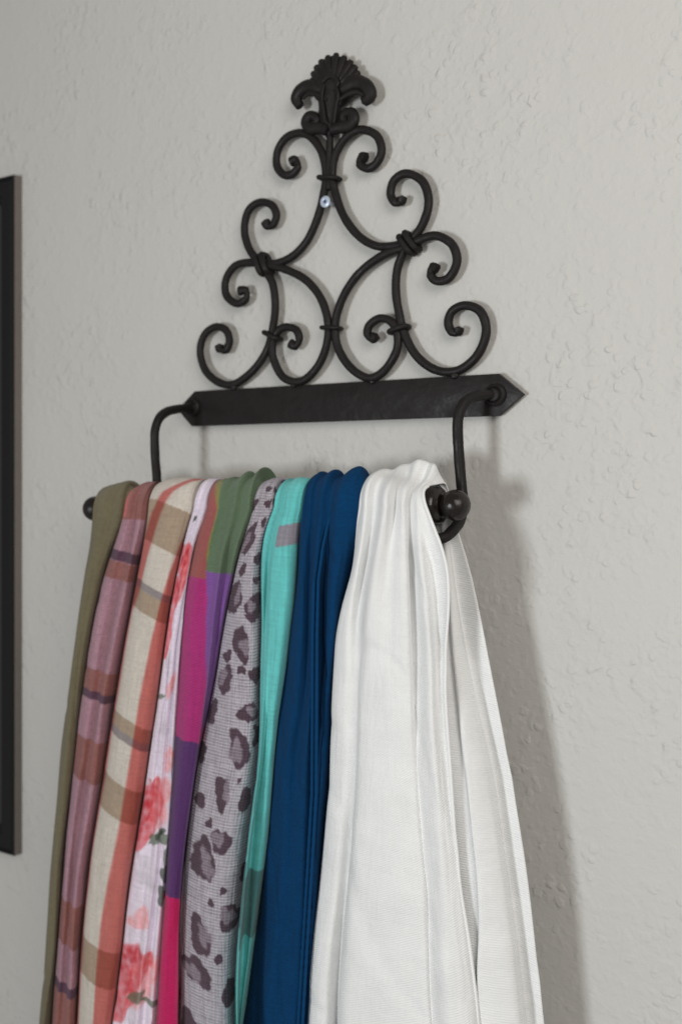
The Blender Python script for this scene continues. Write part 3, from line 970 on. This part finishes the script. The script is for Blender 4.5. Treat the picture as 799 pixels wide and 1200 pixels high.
# stitched double hem running down the front of the blue scarf
for off in (-2.5, 2.5):
    f = curve([(600, 385), (640, 376), (680, 370.5), (740, 369), (930, 368), (1000, 364), (1200, 352)])
    path = []
    for y in range(606, 1320, 6):
        path.append(pt(f(y) + off, y, float(np.interp(y, [606, 660, 720, 1320], [0.112, 0.1195, 0.1225, 0.1225]))))
    rr = [0.0014 + 0.00035 * (q % 2) for q in range(len(path) * 1)]
    obj('hem_cord', tube_mesh('hem_cord', path, rr, 8), M_BLUE, blue)

# 9 white ----------------------------------------------------------------------------
M_WHITE = cloth_material('white_twill', 'twill', 0.0023, 0.00013, lin(229, 230, 230, K * 0.95), 0.028, 0.1)
W0 = smooth_curve(L9)
HEM = smooth_curve([(560, 490), (593, 496), (615, 505), (630, 515), (654, 523), (700, 526), (736, 524), (778, 520), (874, 526), (955, 532), (1031, 539), (1104, 551), (1196, 560)])
cv = lambda *k: smooth_curve(list(k))
fronts = [
    (lambda y: W0(y) + 28, const(0.082)),
    (lambda y: W0(y) + 4, const(0.102)),
    (W0, const(0.112)),
    (cv((600, 428), (654, 424), (720, 408), (800, 405), (900, 402), (1000, 393), (1100, 388), (1200, 384)), dk((600, 0.122), (700, 0.119), (1200, 0.117))),
    (cv((600, 441), (660, 430), (720, 420), (800, 419), (900, 418), (1000, 408), (1080, 404), (1200, 399)), dk((600, 0.112), (650, 0.107), (700, 0.109), (780, 0.114), (860, 0.117), (940, 0.112), (1040, 0.104), (1200, 0.098))),
    (cv((600, 452), (660, 442), (720, 432), (800, 428), (900, 426), (1000, 416), (1080, 411), (1200, 405)), dk((600, 0.131), (660, 0.130), (760, 0.127), (1200, 0.130))),
    (cv((600, 463), (660, 458), (720, 456), (800, 456), (900, 457), (1000, 455), (1200, 452)), dk((600, 0.117), (680, 0.122), (800, 0.127), (1200, 0.132))),
    (cv((600, 472), (660, 476), (740, 477), (820, 480), (900, 483), (1060, 493), (1200, 499)), dk((600, 0.125), (700, 0.124), (900, 0.122), (1200, 0.125))),
    (cv((600, 479), (660, 481), (740, 484), (820, 487), (900, 491), (1060, 501), (1200, 507)), dk((600, 0.106), (700, 0.107), (900, 0.117), (1200, 0.119))),
    (cv((600, 485), (640, 490), (680, 494), (740, 500), (820, 503), (900, 508), (1060, 517), (1200, 524)), dk((600, 0.122), (680, 0.125), (900, 0.127), (1200, 0.129))),
    (cv((600, 489), (640, 502), (680, 509), (740, 511), (820, 512), (900, 516), (1060, 528), (1200, 541)), dk((600, 0.114), (640, 0.110), (700, 0.109), (900, 0.122), (1200, 0.125))),
    (cv((600, 493), (640, 510), (680, 518), (740, 519), (820, 517), (900, 522), (1060, 538), (1200, 552)), dk((600, 0.113), (640, 0.114), (700, 0.113), (1200, 0.118))),
    (HEM, dk((590, 0.112), (620, 0.119), (700, 0.120), (1200, 0.108))),
]
BR = smooth_curve([(590, 524), (613, 531), (640, 544), (695, 557), (740, 566), (824, 581), (924, 600), (1016, 616), (1104, 627), (1196, 637)])
F1 = smooth_curve([(590, 512), (640, 520), (740, 529), (840, 539), (939, 551), (1008, 560), (1054, 565), (1142, 564), (1196, 563)])
F2 = smooth_curve([(590, 516), (640, 525), (740, 538), (824, 555), (905, 574), (989, 589), (1085, 604), (1196, 616)])
offs = lambda f, o: (lambda y: f(y) + o)
backs = [
    (cv((600, 452), (1200, 420)), const(0.074)),
    (cv((600, 456), (1200, 430)), const(0.066)),
    (cv((600, 460), (1200, 445)), const(0.060)),
    (cv((600, 466), (1200, 460)), const(0.060)),
    (cv((600, 472), (1200, 475)), const(0.066)),
    (cv((600, 480), (1200, 495)), const(0.060)),
    (cv((600, 488), (1200, 515)), const(0.062)),
    (cv((600, 496), (740, 512), (1200, 538)), dk((600, 0.070), (680, 0.082), (760, 0.094), (900, 0.103), (1200, 0.104))),
    (offs(F1, -4), dk((600, 0.068), (680, 0.080), (760, 0.092), (900, 0.100), (1200, 0.100))),
    (F1, dk((600, 0.072), (680, 0.086), (760, 0.097), (900, 0.104), (1200, 0.105))),
    (lerp_curve(F1, F2, 0.86), dk((600, 0.072), (700, 0.084), (1200, 0.088))),
    (offs(F2, 3), dk((600, 0.068), (700, 0.071), (1200, 0.064))),
    (BR, dk((600, 0.066), (700, 0.076), (900, 0.074), (1200, 0.066))),
]
hs = [0.026, 0.029, 0.032, 0.034, 0.029, 0.027, 0.026, 0.025, 0.022, 0.023, 0.022, 0.021, 0.021]
bumps = [0, 0, 0.001, 0.004, 0.012, 0.018, 0.022, 0.025, 0.025, 0.022, 0.017, 0.011, 0.004]
white, GW, iW = scarf('white_scarf', fronts, backs, hs, M_WHITE, 'plain white twill scarf, rightmost on the rod', row_step=0.0025, sub=8, wr=0.0017, seed=9, bumps=bumps, thick=0.0012, rod_min=[0.109] * 8 + [0.112, 0.1165, 0.1165, 0.1165, 0.1165], sway=[0] * 9 + [-0.001, -0.003, -0.005, -0.007])
# rolled hem along the front edge
path = [tuple(GW[i, -1] + np.array((0.0004, -0.0006, 0))) for i in range(iW - 12, GW.shape[0], 2)]
obj('rolled_hem', tube_mesh('rolled_hem', path, 0.0015, 8), M_WHITE, white)
